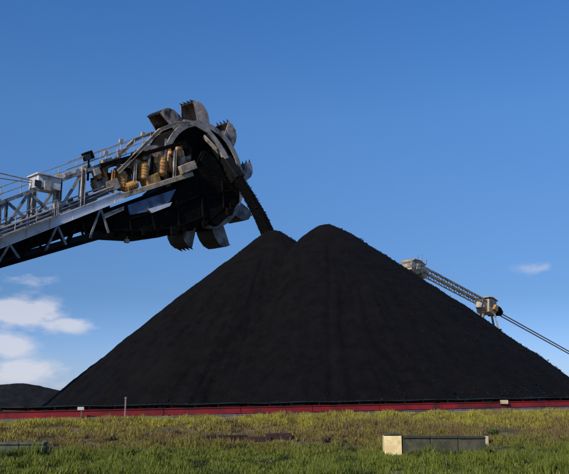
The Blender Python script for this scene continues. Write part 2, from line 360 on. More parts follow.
# ---------------------------------------------------------------- things on the bank
def post(u, v0, v1, Yd, w, m, name, label, cat):
    p = P(u, v0, Yd); q = P(u, v1, Yd); g = float(ground_z(p.x, p.y)); b0 = Vector((p.x, p.y, g))
    m_ = MB(); m_.tube([b0-up*.2, b0+up*(q.z-g)], [w, w*.85], 8)
    o = empty(name, b0); build('shaft', m_, m, o, b0)
    m_ = MB(); m_.tube([b0+up*(q.z-g), b0+up*(q.z-g+.06)], [w*1.5, w*.6], 8); build('cap', m_, m, o, b0)
    m_ = MB(); m_.tube([b0-up*.1, b0+up*.09], [w*2.6, w*2.2], 8); build('footing', m_, 'concrete', o, b0)
    tag(o, label, cat); return o
yp = 34.3+.39*P(125,405,29).x-1.9
post(125, 418, 398.5, yp, .038, 'pinkpost', 'marker_post', 'thin faded pink marker post standing before the conveyor at left', 'post')
# small white notice
yn = 34.3+.39*P(81,405,29.5).x-1.0
b0 = P(81,418,yn); b0.z = float(ground_z(b0.x, b0.y)); c = P(81, 408.5, yn)
so_ = empty('notice_sign', b0); tag(so_, 'small blank pale plate on a short stake before the conveyor', 'sign')
m = MB(); m.tube([b0-up*.15, Vector((b0.x, b0.y, c.z))], .02, 6); build('stake', m, 'grey', so_, b0)
box_part('plate', c-Vector((0,.035,0)), .25, .02, .12, 'dusty', so_, b0, .004)

# low walls
FR = []
def wall(u0, u1, v, top, m, label, capm='capdark', block=None, thick=.3):
    p = on_ground(max(u0,2), v); q = P(u1, v, p.y); p = P(u0, v, p.y); q.y += (q.x-p.x)*.03
    g = min(p.z, float(ground_z(q.x, q.y))); ztop = P((u0+u1)/2, top, p.y).z
    FR.append(((p.x+q.x)/2, p.y, (q.x-p.x)/2)); b0 = Vector(((p.x+q.x)/2, p.y, g)); o = empty('concrete_wall', b0); tag(o, label, 'wall')
    n = max(2, round((q.x-p.x)/.65)); d = (q-p)/n; d.z = 0
    hgt = ztop-.05-g+.3
    for i in range(n):
        a = p+d*i+Vector((.008, random.uniform(-.01,.01), 0)); e = p+d*(i+1)-Vector((.008,0,0)); a.z = e.z = g-.3+hgt/2
        mb = MB(); mb.beam(a+Vector((0,thick/2,0)), e+Vector((0,thick/2,0)), thick, hgt-random.uniform(0,.012)); build('panel', mb, m, o, b0, bevel=.012)
        mb = MB(); a2 = a.copy(); e2 = e.copy(); a2.z = e2.z = ztop-.022+random.uniform(-.008,.006)
        mb.beam(a2+Vector((0,thick/2,0)), e2+Vector((0,thick/2,0)), thick+.07, .055); build('coping', mb, capm, o, b0, bevel=.01)
    return p, q, g, ztop
p, q, g, zt = wall(403, 487, 457, 436.5, 'mossy', 'low mossy concrete wall with dark coping running right from the cream block')
wall(-60, 43, 458, 443, 'greywall', 'low grey-green concrete wall at the left edge of the lower bank', 'greywall')
# cream block at the wall's end
pb = on_ground(393.5, 456.5); wb = 17*pb.y/F; hb = P(393, 434, pb.y).z-pb.z
o = empty('concrete_block', pb); tag(o, 'cream painted concrete block with dark cap at the end of the mossy wall', 'concrete block')
box_part('body', pb+Vector((0,.2,hb/2-.1)), wb, .42, hb+.1, 'cream', o, pb, .02)
box_part('cap', pb+Vector((0,.2,hb-.01)), wb+.02, .44, .04, 'mossy', o, pb, .015)
# small tan valve box at the far end of the wall
pt = on_ground(487, 446); o = empty('marker_stub', pt); tag(o, 'short tan stub post at the right end of the mossy wall', 'post')
box_part('shaft', pt+Vector((0,.05,.12)), .12, .12, .4, 'tan', o, pt, .01); box_part('cap', pt+Vector((0,.05,.345)), .17, .17, .05, 'capdark', o, pt, .01)
# old sleepers in the grass
sl = [((205,440.5),(246,440),.10,'leftmost dark red timber sleeper lying in the bank grass'),((243,441.5),(271,441),.09,'middle dark timber sleeper lying lowest in the bank grass'),((266,440),(291,439.5),.13,'rightmost and thickest short dark timber sleeper on the bank')]
for (u0,v0),(u1,v1),h,lab in sl:
    a = on_ground(u0,v0); c = on_ground(u1,v1); a.z += h*.75; c.z += h*.75
    mb = MB(); mb.beam(a, c, .24, h*1.6, ch=.015); mid = (a+c)/2
    o = build('timber_sleeper', mb, 'sleeper', None, mid, bevel=0); tag(o, lab, 'timber', 'old timber sleepers lying on the grassy bank')

# ---------------------------------------------------------------- grass
gmat = bpy.data.materials.new('grass blades'); gmat.use_nodes = True
n = gmat.node_tree.nodes; l = gmat.node_tree.links; b = n['Principled BSDF']; b.inputs['Roughness'].default_value = .6; b.inputs['Specular IOR Level'].default_value = .25
at = n.new('ShaderNodeAttribute'); at.attribute_name = 'tone'; l.new(at.outputs['Color'], b.inputs['Base Color'])
tr = n.new('ShaderNodeBsdfTranslucent'); l.new(at.outputs['Color'], tr.inputs[0]); ms = n.new('ShaderNodeMixShader'); ms.inputs[0].default_value = .3
l.new(b.outputs[0], ms.inputs[1]); l.new(tr.outputs[0], ms.inputs[2]); l.new(ms.outputs[0], n['Material Output'].inputs[0])
def blades(name, x, y, h, w, c, lean=.45):
    n = len(x); z = ground_z(x, y)-.01; th = rng.uniform(0, 2*np.pi, n); ph = rng.uniform(0, 2*np.pi, n)
    ld = np.stack([np.cos(ph), np.sin(ph)], -1)*(h*lean*rng.random(n)**.7)[:, None]
    sx = np.cos(th)*w; sy = np.sin(th)*w
    v = np.zeros((n, 5, 3))
    v[:,0] = np.stack([x-sx, y-sy, z], -1); v[:,1] = np.stack([x+sx, y+sy, z], -1)
    v[:,2] = np.stack([x+sx*.8+ld[:,0]*.35, y+sy*.8+ld[:,1]*.35, z+h*.55], -1); v[:,3] = np.stack([x-sx*.8+ld[:,0]*.35, y-sy*.8+ld[:,1]*.35, z+h*.55], -1)
    v[:,4] = np.stack([x+ld[:,0], y+ld[:,1], z+h], -1)
    t = np.array([(0,1,2),(0,2,3),(3,2,4)])[None]+(np.arange(n)*5)[:, None, None]
    cols = np.repeat(c[:, None], 5, 1); cols[:, 4] *= 1.12
    return tri_mesh(name, v.reshape(-1,3), t.reshape(-1,3), gmat, cols.reshape(-1,3))
def scatter(n, y0, y1):
    # denser close by, clumped
    y = y0+(y1-y0)*rng.random(n)**1.15; x = rng.uniform(-1, 1, n)*(y*.40+1.5); return x, y
def lerp(a, b, t): return a[None]*(1-t[:, None])+b[None]*t[:, None]
green = np.array((.165,.19,.024)); dgreen = np.array((.05,.075,.013)); olive = np.array((.215,.18,.034)); straw = np.array((.34,.26,.12)); brown = np.array((.18,.115,.060)); yel = np.array((.36,.315,.04))
n = 640000; x, y = scatter(n, 14.5, 38)
cy = 34.3+.39*x; foot = 21.8+.06*x
t = (y-foot)/(cy-foot)                       # 0 at the foot, 1 at the conveyor
keep = (t < .955-.0*x)
clump = fbm(x*.9, y*.9, 4, 50); cl2 = fbm(x*3.1, y*2.2, 3, 60); big = fbm(x*.23, y*.3, 3, 70)
bald = (clump+.35*cl2 < -.40+.13*smooth((.5-np.abs(t-.32))*3)) & (t > .03)
bald |= (y < 16.9+.8*vnoise(x*.5, y*0, 91)) & (clump+.5*cl2 < .22)
keep &= ~bald | (rng.random(n) < .12)
for (u0, v0), (u1, v1), _, _ in sl:
    ga, gc = on_ground(u0, v0), on_ground(u1, v1); f_ = np.clip((x-ga.x)/(gc.x-ga.x), 0, 1)
    keep &= ~((x > ga.x-.1) & (x < gc.x+.1) & (y < ga.y+(gc.y-ga.y)*f_+.25) & (y > ga.y+(gc.y-ga.y)*f_-1.3) & (rng.random(len(x)) < .8))
x, y, t, clump, cl2, big = [a[keep] for a in (x, y, t, clump, cl2, big)]; n = len(x)
# tone by place on the bank: lush green at the foot, brownish in the middle, yellow-olive at the top
tw = t+.22*clump+.16*cl2+.20*big+.07*rng.standard_normal(n)
c = lerp(green, dgreen, np.clip(.45-1.6*cl2+.3*rng.standard_normal(n), 0, 1))
mid = lerp(brown, olive, np.clip(.35+1.3*cl2+1.1*clump+.3*rng.standard_normal(n), 0, 1))
topc = lerp(olive, yel, np.clip(.5+1.6*cl2+.25*rng.standard_normal(n), 0, 1)); topc = lerp(np.array((0.,0,0)), np.array((1.,1,1)), np.ones(n))*topc
f1 = smooth((tw-.12)/.14)[:, None]; f2 = smooth((tw-.42)/.25)[:, None]
c = c*(1-f1)+mid*f1; c = c*(1-f2)+topc*f2
st = rng.random(n) < (.06+.05*(t > .4)); c[st] = c[st]*.35+straw*.65
rd = (clump > .28) & (cl2 > 0) & (t > .2); c[rd] = c[rd]*.5+np.array((.15,.06,.06))*.5
dk = smooth((-(cl2+.5*clump)-.12)/.3)*(t > -.3); c *= (1-.42*dk)[:, None]; c *= (.7+.6*rng.random(n))[:, None]
h = (.05+.13*rng.random(n))*(1+1.7*np.clip(clump+.7*cl2, -.4, .8)); h *= np.where(t > .82, .6, 1)
h = np.clip(h, .03, .4)
for gx_, gy_, L_ in FR: h = np.where((np.abs(x-gx_) < L_) & (y < gy_+.02) & (y > gy_-.45), h*1.7+.03, h)
w = .008+.009*rng.random(n)
for nm, sel in (('grass', t < .2), ('dry_grass', t >= .2)):
    o = blades(nm, x[sel], y[sel], h[sel], w[sel], c[sel]); tag(o, kind='stuff', label='lush green grass at the foot of the bank' if nm == 'grass' else 'dry yellow-olive grass over the bank slope', cat='grass')
# weeds: broad-leaved tufts, countable ones
def weed(u, v, hgt, label, tone):
    b0 = on_ground(u, v); k = 60
    m_ = MB(); 
    for i in range(k):
        a = random.uniform(0, 6.283); el_ = random.uniform(.2, 1.35); ln = hgt*random.uniform(.4, 1); d = Vector((math.cos(a)*math.cos(el_), math.sin(a)*math.cos(el_), math.sin(el_)))
        sd_ = d.cross(up).normalized(); s0 = b0+d*ln*random.uniform(.1,.5); e = b0+d*ln; mid_ = (s0+e)/2+up*.02
        m_.add([s0, mid_+sd_*.028, e-up*.03, mid_-sd_*.028], [(0,1,2,3)])
    for i in range(7):
        a = random.uniform(0, 6.283); m_.tube([b0, b0+Vector((math.cos(a)*.25*hgt, math.sin(a)*.25*hgt, hgt*.8))], .006, 4)
    o = build('weed_tuft', m_, tone, None, b0); tag(o, label, 'plant', 'leafy weed tufts on the bank')
M['leaf'] = mat('weed leaf', (.05,.09,.02), .6, (.09,.11,.03), 6); M['leafbrown'] = mat('brown weed leaf', (.14,.09,.045), .7, (.07,.05,.03), 6); M['leafdark'] = mat('dark weed leaf', (.02,.03,.012), .6, (.04,.05,.02), 6)
weed(47, 458, .42, 'dark leafy weed against the right end of the left low wall', 'leafdark')
weed(160, 438, .35, 'reddish brown weed below the thin pink post', 'leafbrown')
weed(150, 443, .4, 'brown weed lower on the bank left of the timber sleepers', 'leafbrown')
weed(176, 436, .3, 'brown weed just left of the timber sleepers', 'leafbrown')
weed(113, 444, .32, 'dark green weed tuft at mid bank on the left', 'leafdark')
weed(327, 443, .34, 'brown weed tuft between the sleepers and the cream block', 'leafbrown')
weed(495, 437, .4, 'olive weed tuft beyond the right end of the mossy wall', 'leaf')
weed(546, 419, .3, 'dark weed tuft high on the bank at far right', 'leafdark')
weed(560, 446, .45, 'brown weed tuft at the right edge of the bank', 'leafbrown')

# ---------------------------------------------------------------- the stacker reclaimer
H = P(196, 177, 57)                       # wheel hub
TH = R(45); E = Vector((-math.cos(TH), -math.sin(TH), 0)); NN = Vector((math.sin(TH), -math.cos(TH), 0))
def loc(s, t, h): return H+E*s+NN*t+up*h
def sh(u, v, t):                          # pixel on the boom-parallel plane at lateral offset t -> (s, h)
    d = ray(u, v); o = Vector((0,0,CAM_Z)); k = (H+NN*t-o).dot(NN)/d.dot(NN); p = o+d*k-H; return p.dot(E), p.z
TN, TF = 1.5, -1.5
class Line:                               # straight line in the boom plane through two pixels
    def __init__(s, a, b, t=TN):
        (s.s0, s.h0), (s.s1, s.h1) = sh(*a, t), sh(*b, t)
    def h(s, q): return s.h0+(q-s.s0)*(s.h1-s.h0)/(s.s1-s.s0)
def su(u, v=210, t=TN): return sh(u, v, t)[0]
Lbot = Line((0,266),(115,233)); Lgb = Line((0,248),(122,200)); Lgt = Line((0,238),(122,191)); Ltop = Line((0,203),(100,166)); Lbelt = Line((0,229),(122,184))
S0 = 27.0                                 # tail of the boom, outside the frame
slope = (Lgt.h1-Lgt.h0)/(Lgt.s1-Lgt.s0)
print('boom slope deg', math.degrees(math.atan(slope)), 's at u=0', su(0), 's at 122', su(122), 'H', H, 'A', A, 'B', B)
tb = loc(S0, 0, 0); base = Vector((tb.x, tb.y, float(ground_z(tb.x, tb.y))))
st = empty('stacker_reclaimer', base); tag(st, 'bucket wheel stacker reclaimer boom reaching in from the left over the coal heap', 'mining machine')
def part(name, mb, m, parent=st, **k): return build(name, mb, m, parent, base, **k)
s122 = su(122, 195)
for t in (TN, TF):
    m = MB(); m.ibeam(loc(s122, t, (Lgb.h(s122)+Lgt.h(s122))/2), loc(S0, t, (Lgb.h(S0)+Lgt.h(S0))/2), .30, .62, .06); part('main_girder', m, 'girder')
    # stiffener plates on the girder web
    m = MB()
    for q in np.arange(s122+.6, S0, 1.5): m.beam(loc(q, t, Lgb.h(q)+.04), loc(q, t, Lgt.h(q)-.04), .2, .04, E)
    part('web_stiffeners', m, 'white')
    s190 = su(192, 175); Lf = Line((122,196),(192,174))
    m = MB(); m.beam(loc(s122-.005, t, Lf.h(s122)), loc(s190, t, Lf.h(s190)), .26, .36, ch=.03); part('front_girder', m, 'tan')
    sb = su(112, 233)
    m = MB(); m.beam(loc(sb, t, Lbot.h(sb)), loc(S0, t, Lbot.h(S0)), .26, .26); part('bottom_chord', m, 'dark')
    st_ = su(185, 142)
    LT2 = Line((100,166),(186,142)); m = MB(); m.beam(loc(su(100,166), t, LT2.h(su(100,166))), loc(st_, t, LT2.h(st_)), .24, .28); part('top_chord', m, 'dark')
    m = MB(); m.beam(loc(su(100,166)+.01, t, Ltop.h(su(100,166))), loc(S0, t, Ltop.h(S0)), .2, .22); part('top_chord', m, 'grey')
    m = MB(); q0 = sb+.1; m.prism([loc(q0, t*.82, Lgb.h(q0)-.02), loc(S0, t*.82, Lgb.h(S0)-.02), loc(S0, t*.82, Lgb.h(S0)*.42+Lbot.h(S0)*.58), loc(q0, t*.82, Lgb.h(q0)*.42+Lbot.h(q0)*.58)], NN*.04); part('side_plate', m, 'dark')
    # lower truss lacing
    q = sb+.2; i = 0
    while q < S0-1.5:
        for a, c in (((q, Lbot.h(q)), (q+.75, Lgb.h(q+.75))), ((q+.75, Lgb.h(q+.75)), (q+1.5, Lbot.h(q+1.5)))):
            m = MB(); m.beam(loc(a[0], t, a[1]), loc(c[0], t, c[1]), .10, .13); part('brace', m, 'dark' if (i%2) else 'grey')
        q += 1.5; i += 1
    # uprights and diagonals of the upper truss
    q = su(82, 190); k = 0; step = su(56, 200)-su(82, 190)
    while q < S0:
        big = k < 2
        m = MB(); m.ibeam(loc(q, t, Lgt.h(q)), loc(q, t, Ltop.h(q)+(.25 if big else 0)), .34 if big else .16, .3 if big else .16, .04, E); part('upright', m, 'dusty' if big else 'grey')
        if q+step < S0:
            m = MB(); m.beam(loc(q+.1, t, Lgt.h(q+.1)+.15) if k%2 else loc(q+.1, t, Ltop.h(q)-.15), loc(q+step-.1, t, Ltop.h(q+step)-.15) if k%2 else loc(q+step-.1, t, Lgt.h(q+step)+.15), .14, .16); part('diagonal', m, 'dusty' if k == 0 else 'grey')
        q += step; k += 1
# cross members between the two sides
for L_, mm in ((Lbot, 'dark'), (Lgb, 'dark')):
    for q in np.arange(su(112,233)+.3, S0, 1.5):
        m = MB(); m.beam(loc(q, TN-.14, L_.h(q)), loc(q, TF+.14, L_.h(q)), .14, .14); part('cross_member', m, mm)
m = MB(); a = su(112,233)+.2   # spillage plate: dark floor of the boom
m.prism([loc(a, TN-.16, Lgb.h(a)-.2), loc(S0, TN-.16, Lgb.h(S0)-.2), loc(S0, TF+.16, Lgb.h(S0)-.2), loc(a, TF+.16, Lgb.h(a)-.2)], up*.05); part('spill_plate', m, 'dark')
m = MB(); m.prism([loc(a, .7, Lbot.h(a)+.14), loc(S0, .7, Lbot.h(S0)+.14), loc(S0, -.7, Lbot.h(S0)+.14), loc(a, -.7, Lbot.h(a)+.14)], up*.35); part('return_belt', m, 'rubber')
# carrying belt and its idlers
m = MB(); a = su(185,165)
Lb2 = Lbelt
m.prism([loc(a, .8, Lb2.h(a)), loc(S0, .8, Lb2.h(S0)), loc(S0, -.8, Lb2.h(S0)), loc(a, -.8, Lb2.h(a))], up*.06); part('boom_belt', m, 'rubber')
M['idler'] = mat('rusty idler', (.17,.10,.055), .7, (.06,.045,.035), 3)
for q in np.arange(a+.3, S0, 1.05):
    m = MB(); h = Lb2.h(q)-.1
    m.tube([loc(q, 1.15, h+.28), loc(q, .45, h), loc(q, -.45, h), loc(q, -1.15, h+.28)], .09, 8); m.beam(loc(q, 1.2, h-.1), loc(q, -1.2, h-.1), .12, .1); m.beam(loc(q, 1.18, h-.1), loc(q, 1.18, h+.42), .1, .14)
    part('idler', m, 'idler')
# walkways with handrails on the near side and top
def rail_line(Lx, s0, s1, t, off, hgt, m_, n=None):
    m = MB(); q = s0
    while q <= s1:
        m.tube([loc(q, t, Lx.h(q)+off), loc(q, t, Lx.h(q)+off+hgt)], .03, 5); q += 1.3
    for k_ in (.5, 1): m.tube([loc(s0, t, Lx.h(s0)+off+hgt*k_), loc(s1, t, Lx.h(s1)+off+hgt*k_)], .03, 5)
    part('handrail', m, m_)
rail_line(Ltop, su(150,150), su(66,178), TN, .12, .95, 'cable')
rail_line(Ltop, su(150,150), S0, TF, .12, .95, 'cable')
rail_line(Lgt, su(56,200)+.3, S0, TN+.75, .06, 1.0, 'grey')
m = MB(); a = su(56,205)+.1; m.prism([loc(a, TN+.16, Lgt.h(a)), loc(S0, TN+.16, Lgt.h(S0)), loc(S0, TN+.8, Lgt.h(S0)), loc(a, TN+.8, Lgt.h(a))], up*.06); part('walkway', m, 'grey')
m = MB(); a = su(150,158); c_ = su(66,178); m.prism([loc(a, TN-.1, Ltop.h(a)+.12), loc(c_, TN-.1, Ltop.h(c_)+.12), loc(c_, TF+.1, Ltop.h(c_)+.12), loc(a, TF+.1, Ltop.h(a)+.12)], up*.05); part('top_deck', m, 'grey')
# pipes along the boom
for dh, tt, r_, mm in ((.55, TN+.05, .07, 'cable'), (.8, TN-.1, .05, 'dusty'), (.32, TN+.1, .05, 'blue')):
    m = MB(); m.tube([loc(su(112,190), tt, Lgt.h(su(112,190))+dh), loc(S0, tt, Lgt.h(S0)+dh)], r_, 8); part('pipe', m, mm)
# housings on the top chord
def abox(name, u, v, t, ls, lt, lh, m_, parent=st, bevel=.03, tilt=True):
    s, h = sh(u, v, t); ax = (E+up*slope).normalized() if tilt else E; uz = NN.cross(ax).normalized(); uz = uz if uz.z > 0 else -uz
    mb = MB(); mb.box(loc(s, t, h), ax*ls/2, NN*lt/2, uz*lh/2); return part(name, mb, m_, parent, bevel=bevel)
cab = abox('cabin', 45, 184, TN-.3, 1.55, 1.2, .8, 'cabpaint', tilt=False)
abox('window', 38, 183.5, TN+.31, .42, .04, .42, 'glass', cab, .0, False); abox('roof', 45, 177.7, TN-.3, 1.75, 1.4, .08, 'cabpaint', cab, .01, False); abox('door', 48, 185, TN+.31, .45, .04, .68, 'dusty', cab, .01, False)
abox('beacon', 57, 177.5, TN-.2, .36, .3, .32, 'yellow')
# mast with dark floodlight
s_, h_ = sh(88, 176, TN); s2, h2 = sh(88, 153, TN)
m = MB(); m.tube([loc(s_, TN, h_-.3), loc(s_, TN, h2)], [.08, .05], 6); part('mast', m, 'dark')
fl = abox('floodlight', 88, 156, TN, .6, .5, .55, 'dark'); abox('lens', 88, 157, TN+.27, .45, .03, .36, 'glass', fl, 0)
for u, v0, v1 in ((120,163,141),(142,158,134),(105,168,153),(118,165,152)):
    s_, h_ = sh(u, v0, TN-.4); _, h2 = sh(u, v1, TN-.4); m = MB(); m.tube([loc(s_, TN-.4, h_-.2), loc(s_, TN-.4, h2)], .035, 5); m.box(loc(s_, TN-.4, h2), E*.13, NN*.1, up*.14); part('lamp_pole', m, 'cable')
# stay cables to the off-frame mast
for t in (1.0, -1.0):
    for dv in (0, 5):
        a = sh(40, 184-dv*.3, t); c_ = sh(0, 178-dv, t); k_ = (S0-a[0])/(c_[0]-a[0]); m = MB(); m.tube([loc(a[0], t, a[1]), loc(S0, t, a[1]+(c_[1]-a[1])*k_)], .04, 6); part('stay_cable', m, 'cable')
def pp_(lst, t): return [loc(sh(u, v, t)[0], t, sh(u, v, t)[1]) for u, v in lst]
# machinery near the wheel: drives, gearboxes, winch drums
def drum(u, v, t, r, ln, m_, axis='t', name='drive_motor'):
    s, h = sh(u, v, t); d = {'t': NN, 's': (E+up*slope).normalized(), 'h': up}[axis]; c = loc(s, t, h); m = MB()
    m.tube([c-d*ln/2, c-d*ln*.42, c-d*ln*.42, c+d*ln*.35, c+d*ln*.35, c+d*ln/2], [r*.6, r*.62, r, r, r*.75, r*.72], 16)
    for k_ in range(5): x_ = c+d*ln*(-.36+.16*k_); m.tube([x_-d*.02, x_+d*.02], r*1.07, 16)
    return part(name, m, m_)
drum(121, 181, 1.1, .42, 1.3, 'rust', 'h'); drum(143, 172, 1.25, .40, 1.3, 'rust', 'h'); drum(161, 166, 1.2, .42, 1.5, 'rust', 'h'); drum(170, 162, .9, .38, 1.5, 'rust', 'h')
drum(130, 186, 1.3, .34, 1.2, 'rust', 's'); drum(134, 166, .6, .45, 1.2, 'rust', 't', 'winch_drum'); drum(181, 161, 1.0, .3, 1.1, 'dusty', 'h')
abox('gearbox', 150, 180, 1.2, 1.2, .8, .6, 'rust'); abox('gearbox', 110, 186, 1.2, 1.0, .8, .7, 'tan'); abox('gearbox', 186, 168, 1.5, 1.5, .7, .6, 'tan'); abox('gearbox', 100, 188, 1.0, .8, .7, .9, 'dusty')
abox('control_box', 107, 163, TN-.3, .7, .5, .55, 'tan'); abox('control_box', 96, 172, TN, .5, .4, .45, 'dusty')
for u, v0, v1, mm in ((112,193,170,'rust'),(134,188,162,'dusty'),(151,184,156,'dark'),(174,178,150,'dusty')):
    a = sh(u, v0, TN); c_ = sh(u, v1, TN); m = MB(); m.ibeam(loc(a[0], TN, a[1]), loc(a[0], TN, c_[1]), .2, .2, .03, E); part('upright', m, mm)
rc = random.Random(3)
for i in range(7):      # guard casing behind the drives, one sheet after another
    u0 = 108+i*12; u1 = u0+11.3; f0 = (u0-92)/96; f1 = (u1-92)/96; tp = rc.uniform(13, 19)
    m = MB(); m.prism(pp_([(u0, 192-f0*26), (u1, 192-f1*26), (u1, 192-f1*26-tp), (u0, 192-f0*26-tp)], .25+.05*(i%2)), -NN*.06); part('casing_panel', m, 'casing')
for i in range(40):
    u = rc.uniform(92, 188); f_ = (u-92)/96; v = (190-f_*26)-rc.uniform(0, 20); t_ = rc.uniform(.3, 1.3)
    abox('equipment_box' if i%2 else 'bracket', u, v, t_, rc.uniform(.2,.6), rc.uniform(.2,.5), rc.uniform(.2,.7), rc.choice(['rust','tan','casing','dusty','dark','rust','casing']), bevel=.02, tilt=rc.random() < .7)
for i in range(12):
    u = rc.uniform(98, 180); f_ = (u-98)/82; v = 190-f_*24; t_ = rc.uniform(.6,1.35); a = sh(u, v, t_); c_ = sh(u+rc.uniform(-9,9), v-rc.uniform(10,26), t_)
    m = MB(); m.tube([loc(a[0], t_, a[1]), loc((a[0]+c_[0])/2+.1, t_, (a[1]+c_[1])/2+.2), loc(c_[0], t_, c_[1])], .06, 6); part('hydraulic_pipe', m, rc.choice(['rust','dusty','cable']))
for i in range(10):
    u = rc.uniform(66, 150); a = sh(u, 178-(u-66)*.27, TN-.3); q = a[0]
    abox('equipment_box', u, 176-(u-66)*.27-rc.uniform(0,4), rc.uniform(-.6, 1.2), rc.uniform(.3,.9), .5, rc.uniform(.2,.5), rc.choice(['dusty','tan','grey','dusty']), bevel=.02)
# cable tray along the girder
m = MB(); m.ibeam(loc(su(112,190), TN-.35, Lgt.h(su(112,190))+.2), loc(S0, TN-.35, Lgt.h(S0)+.2), .3, .12, .02); part('cable_tray', m, 'dusty')
# guard frame sweeping up from the boom over the wheel
arc = [(118,172),(132,158),(147,143),(160,130),(175,124),(190,123)]
for t in (1.55, -1.55):
    m = MB(); pts = [loc(sh(u, v, 1.55)[0], t, sh(u, v, 1.55)[1]) for u, v in arc]
    for a, c_ in zip(pts, pts[1:]): m.ibeam(a, c_, .2, .26, .04)
    part('guard_frame', m, 'tan')
for u, v, w_ in ((136,160,.5),(150,150,.5),(166,139,.5)):
    a = sh(u, v, 1.5); m = MB(); m.beam(loc(a[0], 1.5, a[1]), loc(a[0]+.1, 1.5, a[1]-1.5), .14, .14); part('guard_strut', m, 'dusty')

# bucket wheel: conical disc body + rim + nine buckets
RI = 4.15
TW = R(49); EW = Vector((-math.cos(TW), -math.sin(TW), 0)); NW = Vector((math.sin(TW), -math.cos(TW), 0))
_ry = (H-Vector((0,0,CAM_Z))).normalized(); HW = H+_ry*(-.9/_ry.dot(NN))
def wl(r, a, t): return HW-EW*(r*math.cos(a))+NW*t+up*(r*math.sin(a))   # a measured anticlockwise from the right of the picture
def ring(mb, prof, n=72):
    vs = [wl(r, 2*math.pi*k/n, t) for k in range(n) for r, t in prof]; p_ = len(prof)
    mb.add(vs, [(k*p_+i, k*p_+(i+1)%p_, ((k+1)%n)*p_+(i+1)%p_, ((k+1)%n)*p_+i) for k in range(n) for i in range(p_)])
m = MB(); ring(m, [(RI,1.0),(RI,-1.0),(RI-.25,-1.0),(RI-.25,-.9),(RI-.06,-.85),(RI-.06,.85),(RI-.25,.9),(RI-.25,1.0)])
wheel = part('bucket_wheel', m, 'dark')
m = MB(); ring(m, [(RI+.02,1.08),(RI+.02,1.0),(RI-.42,1.0),(RI-.42,1.08)]); part('rim_flange', m, 'dusty', wheel)
m = MB(); ring(m, [(RI+.02,-1.08),(RI+.02,-1.0),(RI-.42,-1.0),(RI-.42,-1.08)]); part('rim_flange', m, 'dark', wheel)
m = MB(); ring(m, [(RI-.4,.75),(1.0,.35),(1.0,.28),(RI-.4,.66)]); part('disc', m, 'dark', wheel)
m = MB(); ring(m, [(RI-.4,-.75),(1.0,-.35),(1.0,-.28),(RI-.4,-.66)]); part('disc', m, 'dark', wheel)
m = MB(); m.tube([wl(0,0,-1.7), wl(0,0,-1.2), wl(0,0,1.0), wl(0,0,1.25), wl(0,0,1.25), wl(0,0,1.6)], [.5,.95,1.05,.95,.5,.45], 20); part('hub', m, 'dark', wheel)
for k in range(9):
    a = R(10+40*k); m = MB(); m.beam(wl(1, a, .42), wl(RI-.3, a, .82), .16, .3, NN); part('spoke', m, 'dark', wheel)
def bucket_mesh():
    # local: x tangential (mouth towards +x), y axial, z radial; base at z = 0
    pr = [(.25,1.72),(-.15,1.80),(-.62,1.66),(-.98,1.28),(-1.16,.75),(-1.2,.2),(-1.1,-.1)]   # back, lip to heel
    wd = [.72,.76,.80,.84,.88,.9,.9]; th = .06
    vs = []; fs = []; mi = []
    def q(*p, m=0):
        o = len(vs); vs.extend(p); fs.append(tuple(range(o, o+len(p)))); mi.append(m)
    cx, cz = -.3, .5
    inn = [(x+(cx-x)*.07, z+(cz-z)*.07) for x, z in pr]
    for i in range(len(pr)-1):
        (x0,z0),(x1,z1) = pr[i], pr[i+1]; a, b_ = wd[i], wd[i+1]
        q((x0,-a,z0),(x0,a,z0),(x1,b_,z1),(x1,-b_,z1), m=1)
        (x0,z0),(x1,z1) = inn[i], inn[i+1]; q((x0,-a+th,z0),(x1,-b_+th,z1),(x1,b_-th,z1),(x0,a-th,z0), m=0)
    for s in (-1, 1):     # cheeks: outer coloured darker as in shade, inner worn and tan as in sun
        for i in range(len(pr)-1):
            (x0,z0),(x1,z1) = pr[i], pr[i+1]; a, b_ = wd[i], wd[i+1]; f = .12
            X0, X1 = .12, .05
            t0 = 1-i/(len(pr)-1); t1 = 1-(i+1)/(len(pr)-1); mx0 = .25*t0+.05*(1-t0); mx1 = .25*t1+.05*(1-t1); mz0 = 1.72*t0-.1*(1-t0); mz1 = 1.72*t1-.1*(1-t1)
            o_ = [(x0,s*a,z0),(x1,s*b_,z1),(mx1,s*b_,mz1),(mx0,s*a,mz0)]
            q(*o_, m=2)
            q(*[(x, y-s*th, z) for x, y, z in o_][::-1], m=0)
            q((mx0,s*a,mz0),(mx1,s*b_,mz1),(mx1,s*(b_-th),mz1),(mx0,s*(a-th),mz0), m=0)
    for y in (-.58,-.2,.2,.58):   # teeth
        q((.2,y-.08,1.70),(.2,y+.08,1.70),(.52,y,1.84), m=1); q((.0,y-.08,1.82),(.52,y,1.84),(.0,y+.08,1.82), m=1); q((.2,y-.08,1.7),(.52,y,1.84),(.0,y-.08,1.82), m=1); q((.2,y+.08,1.7),(.0,y+.08,1.82),(.52,y,1.84), m=1)
    q((.25,-.72,1.72),(.25,.72,1.72),(inn[0][0]+.02,.7,inn[0][1]),(inn[0][0]+.02,-.7,inn[0][1]), m=1)
    me = bpy.data.meshes.new('bucket'); me.from_pydata(vs, [], fs); me.materials.append(M['bucket']); me.materials.append(M['bucket_back']); me.materials.append(M['cheek'])
    for p_, i_ in zip(me.polygons, mi): p_.material_index = i_
    return me
bme = bucket_mesh()
BA = [97, 57, 19, -23, -63, -103, -143, 177, 134]
for a in BA:
    o = bpy.data.objects.new('bucket', bme); COL.objects.link(o); o.parent = wheel
    ar = R(a); rad = (wl(1, ar, 0)-HW); tan = (wl(1, ar+R(90), 0)-HW)        # mouth leads anticlockwise
    ax = rad.cross(tan); mt = Matrix((tan, ax, rad)).transposed().to_4x4(); mt.translation = wl(RI-.12, ar, 0)-tan*-.2-base
    o.matrix_local = mt
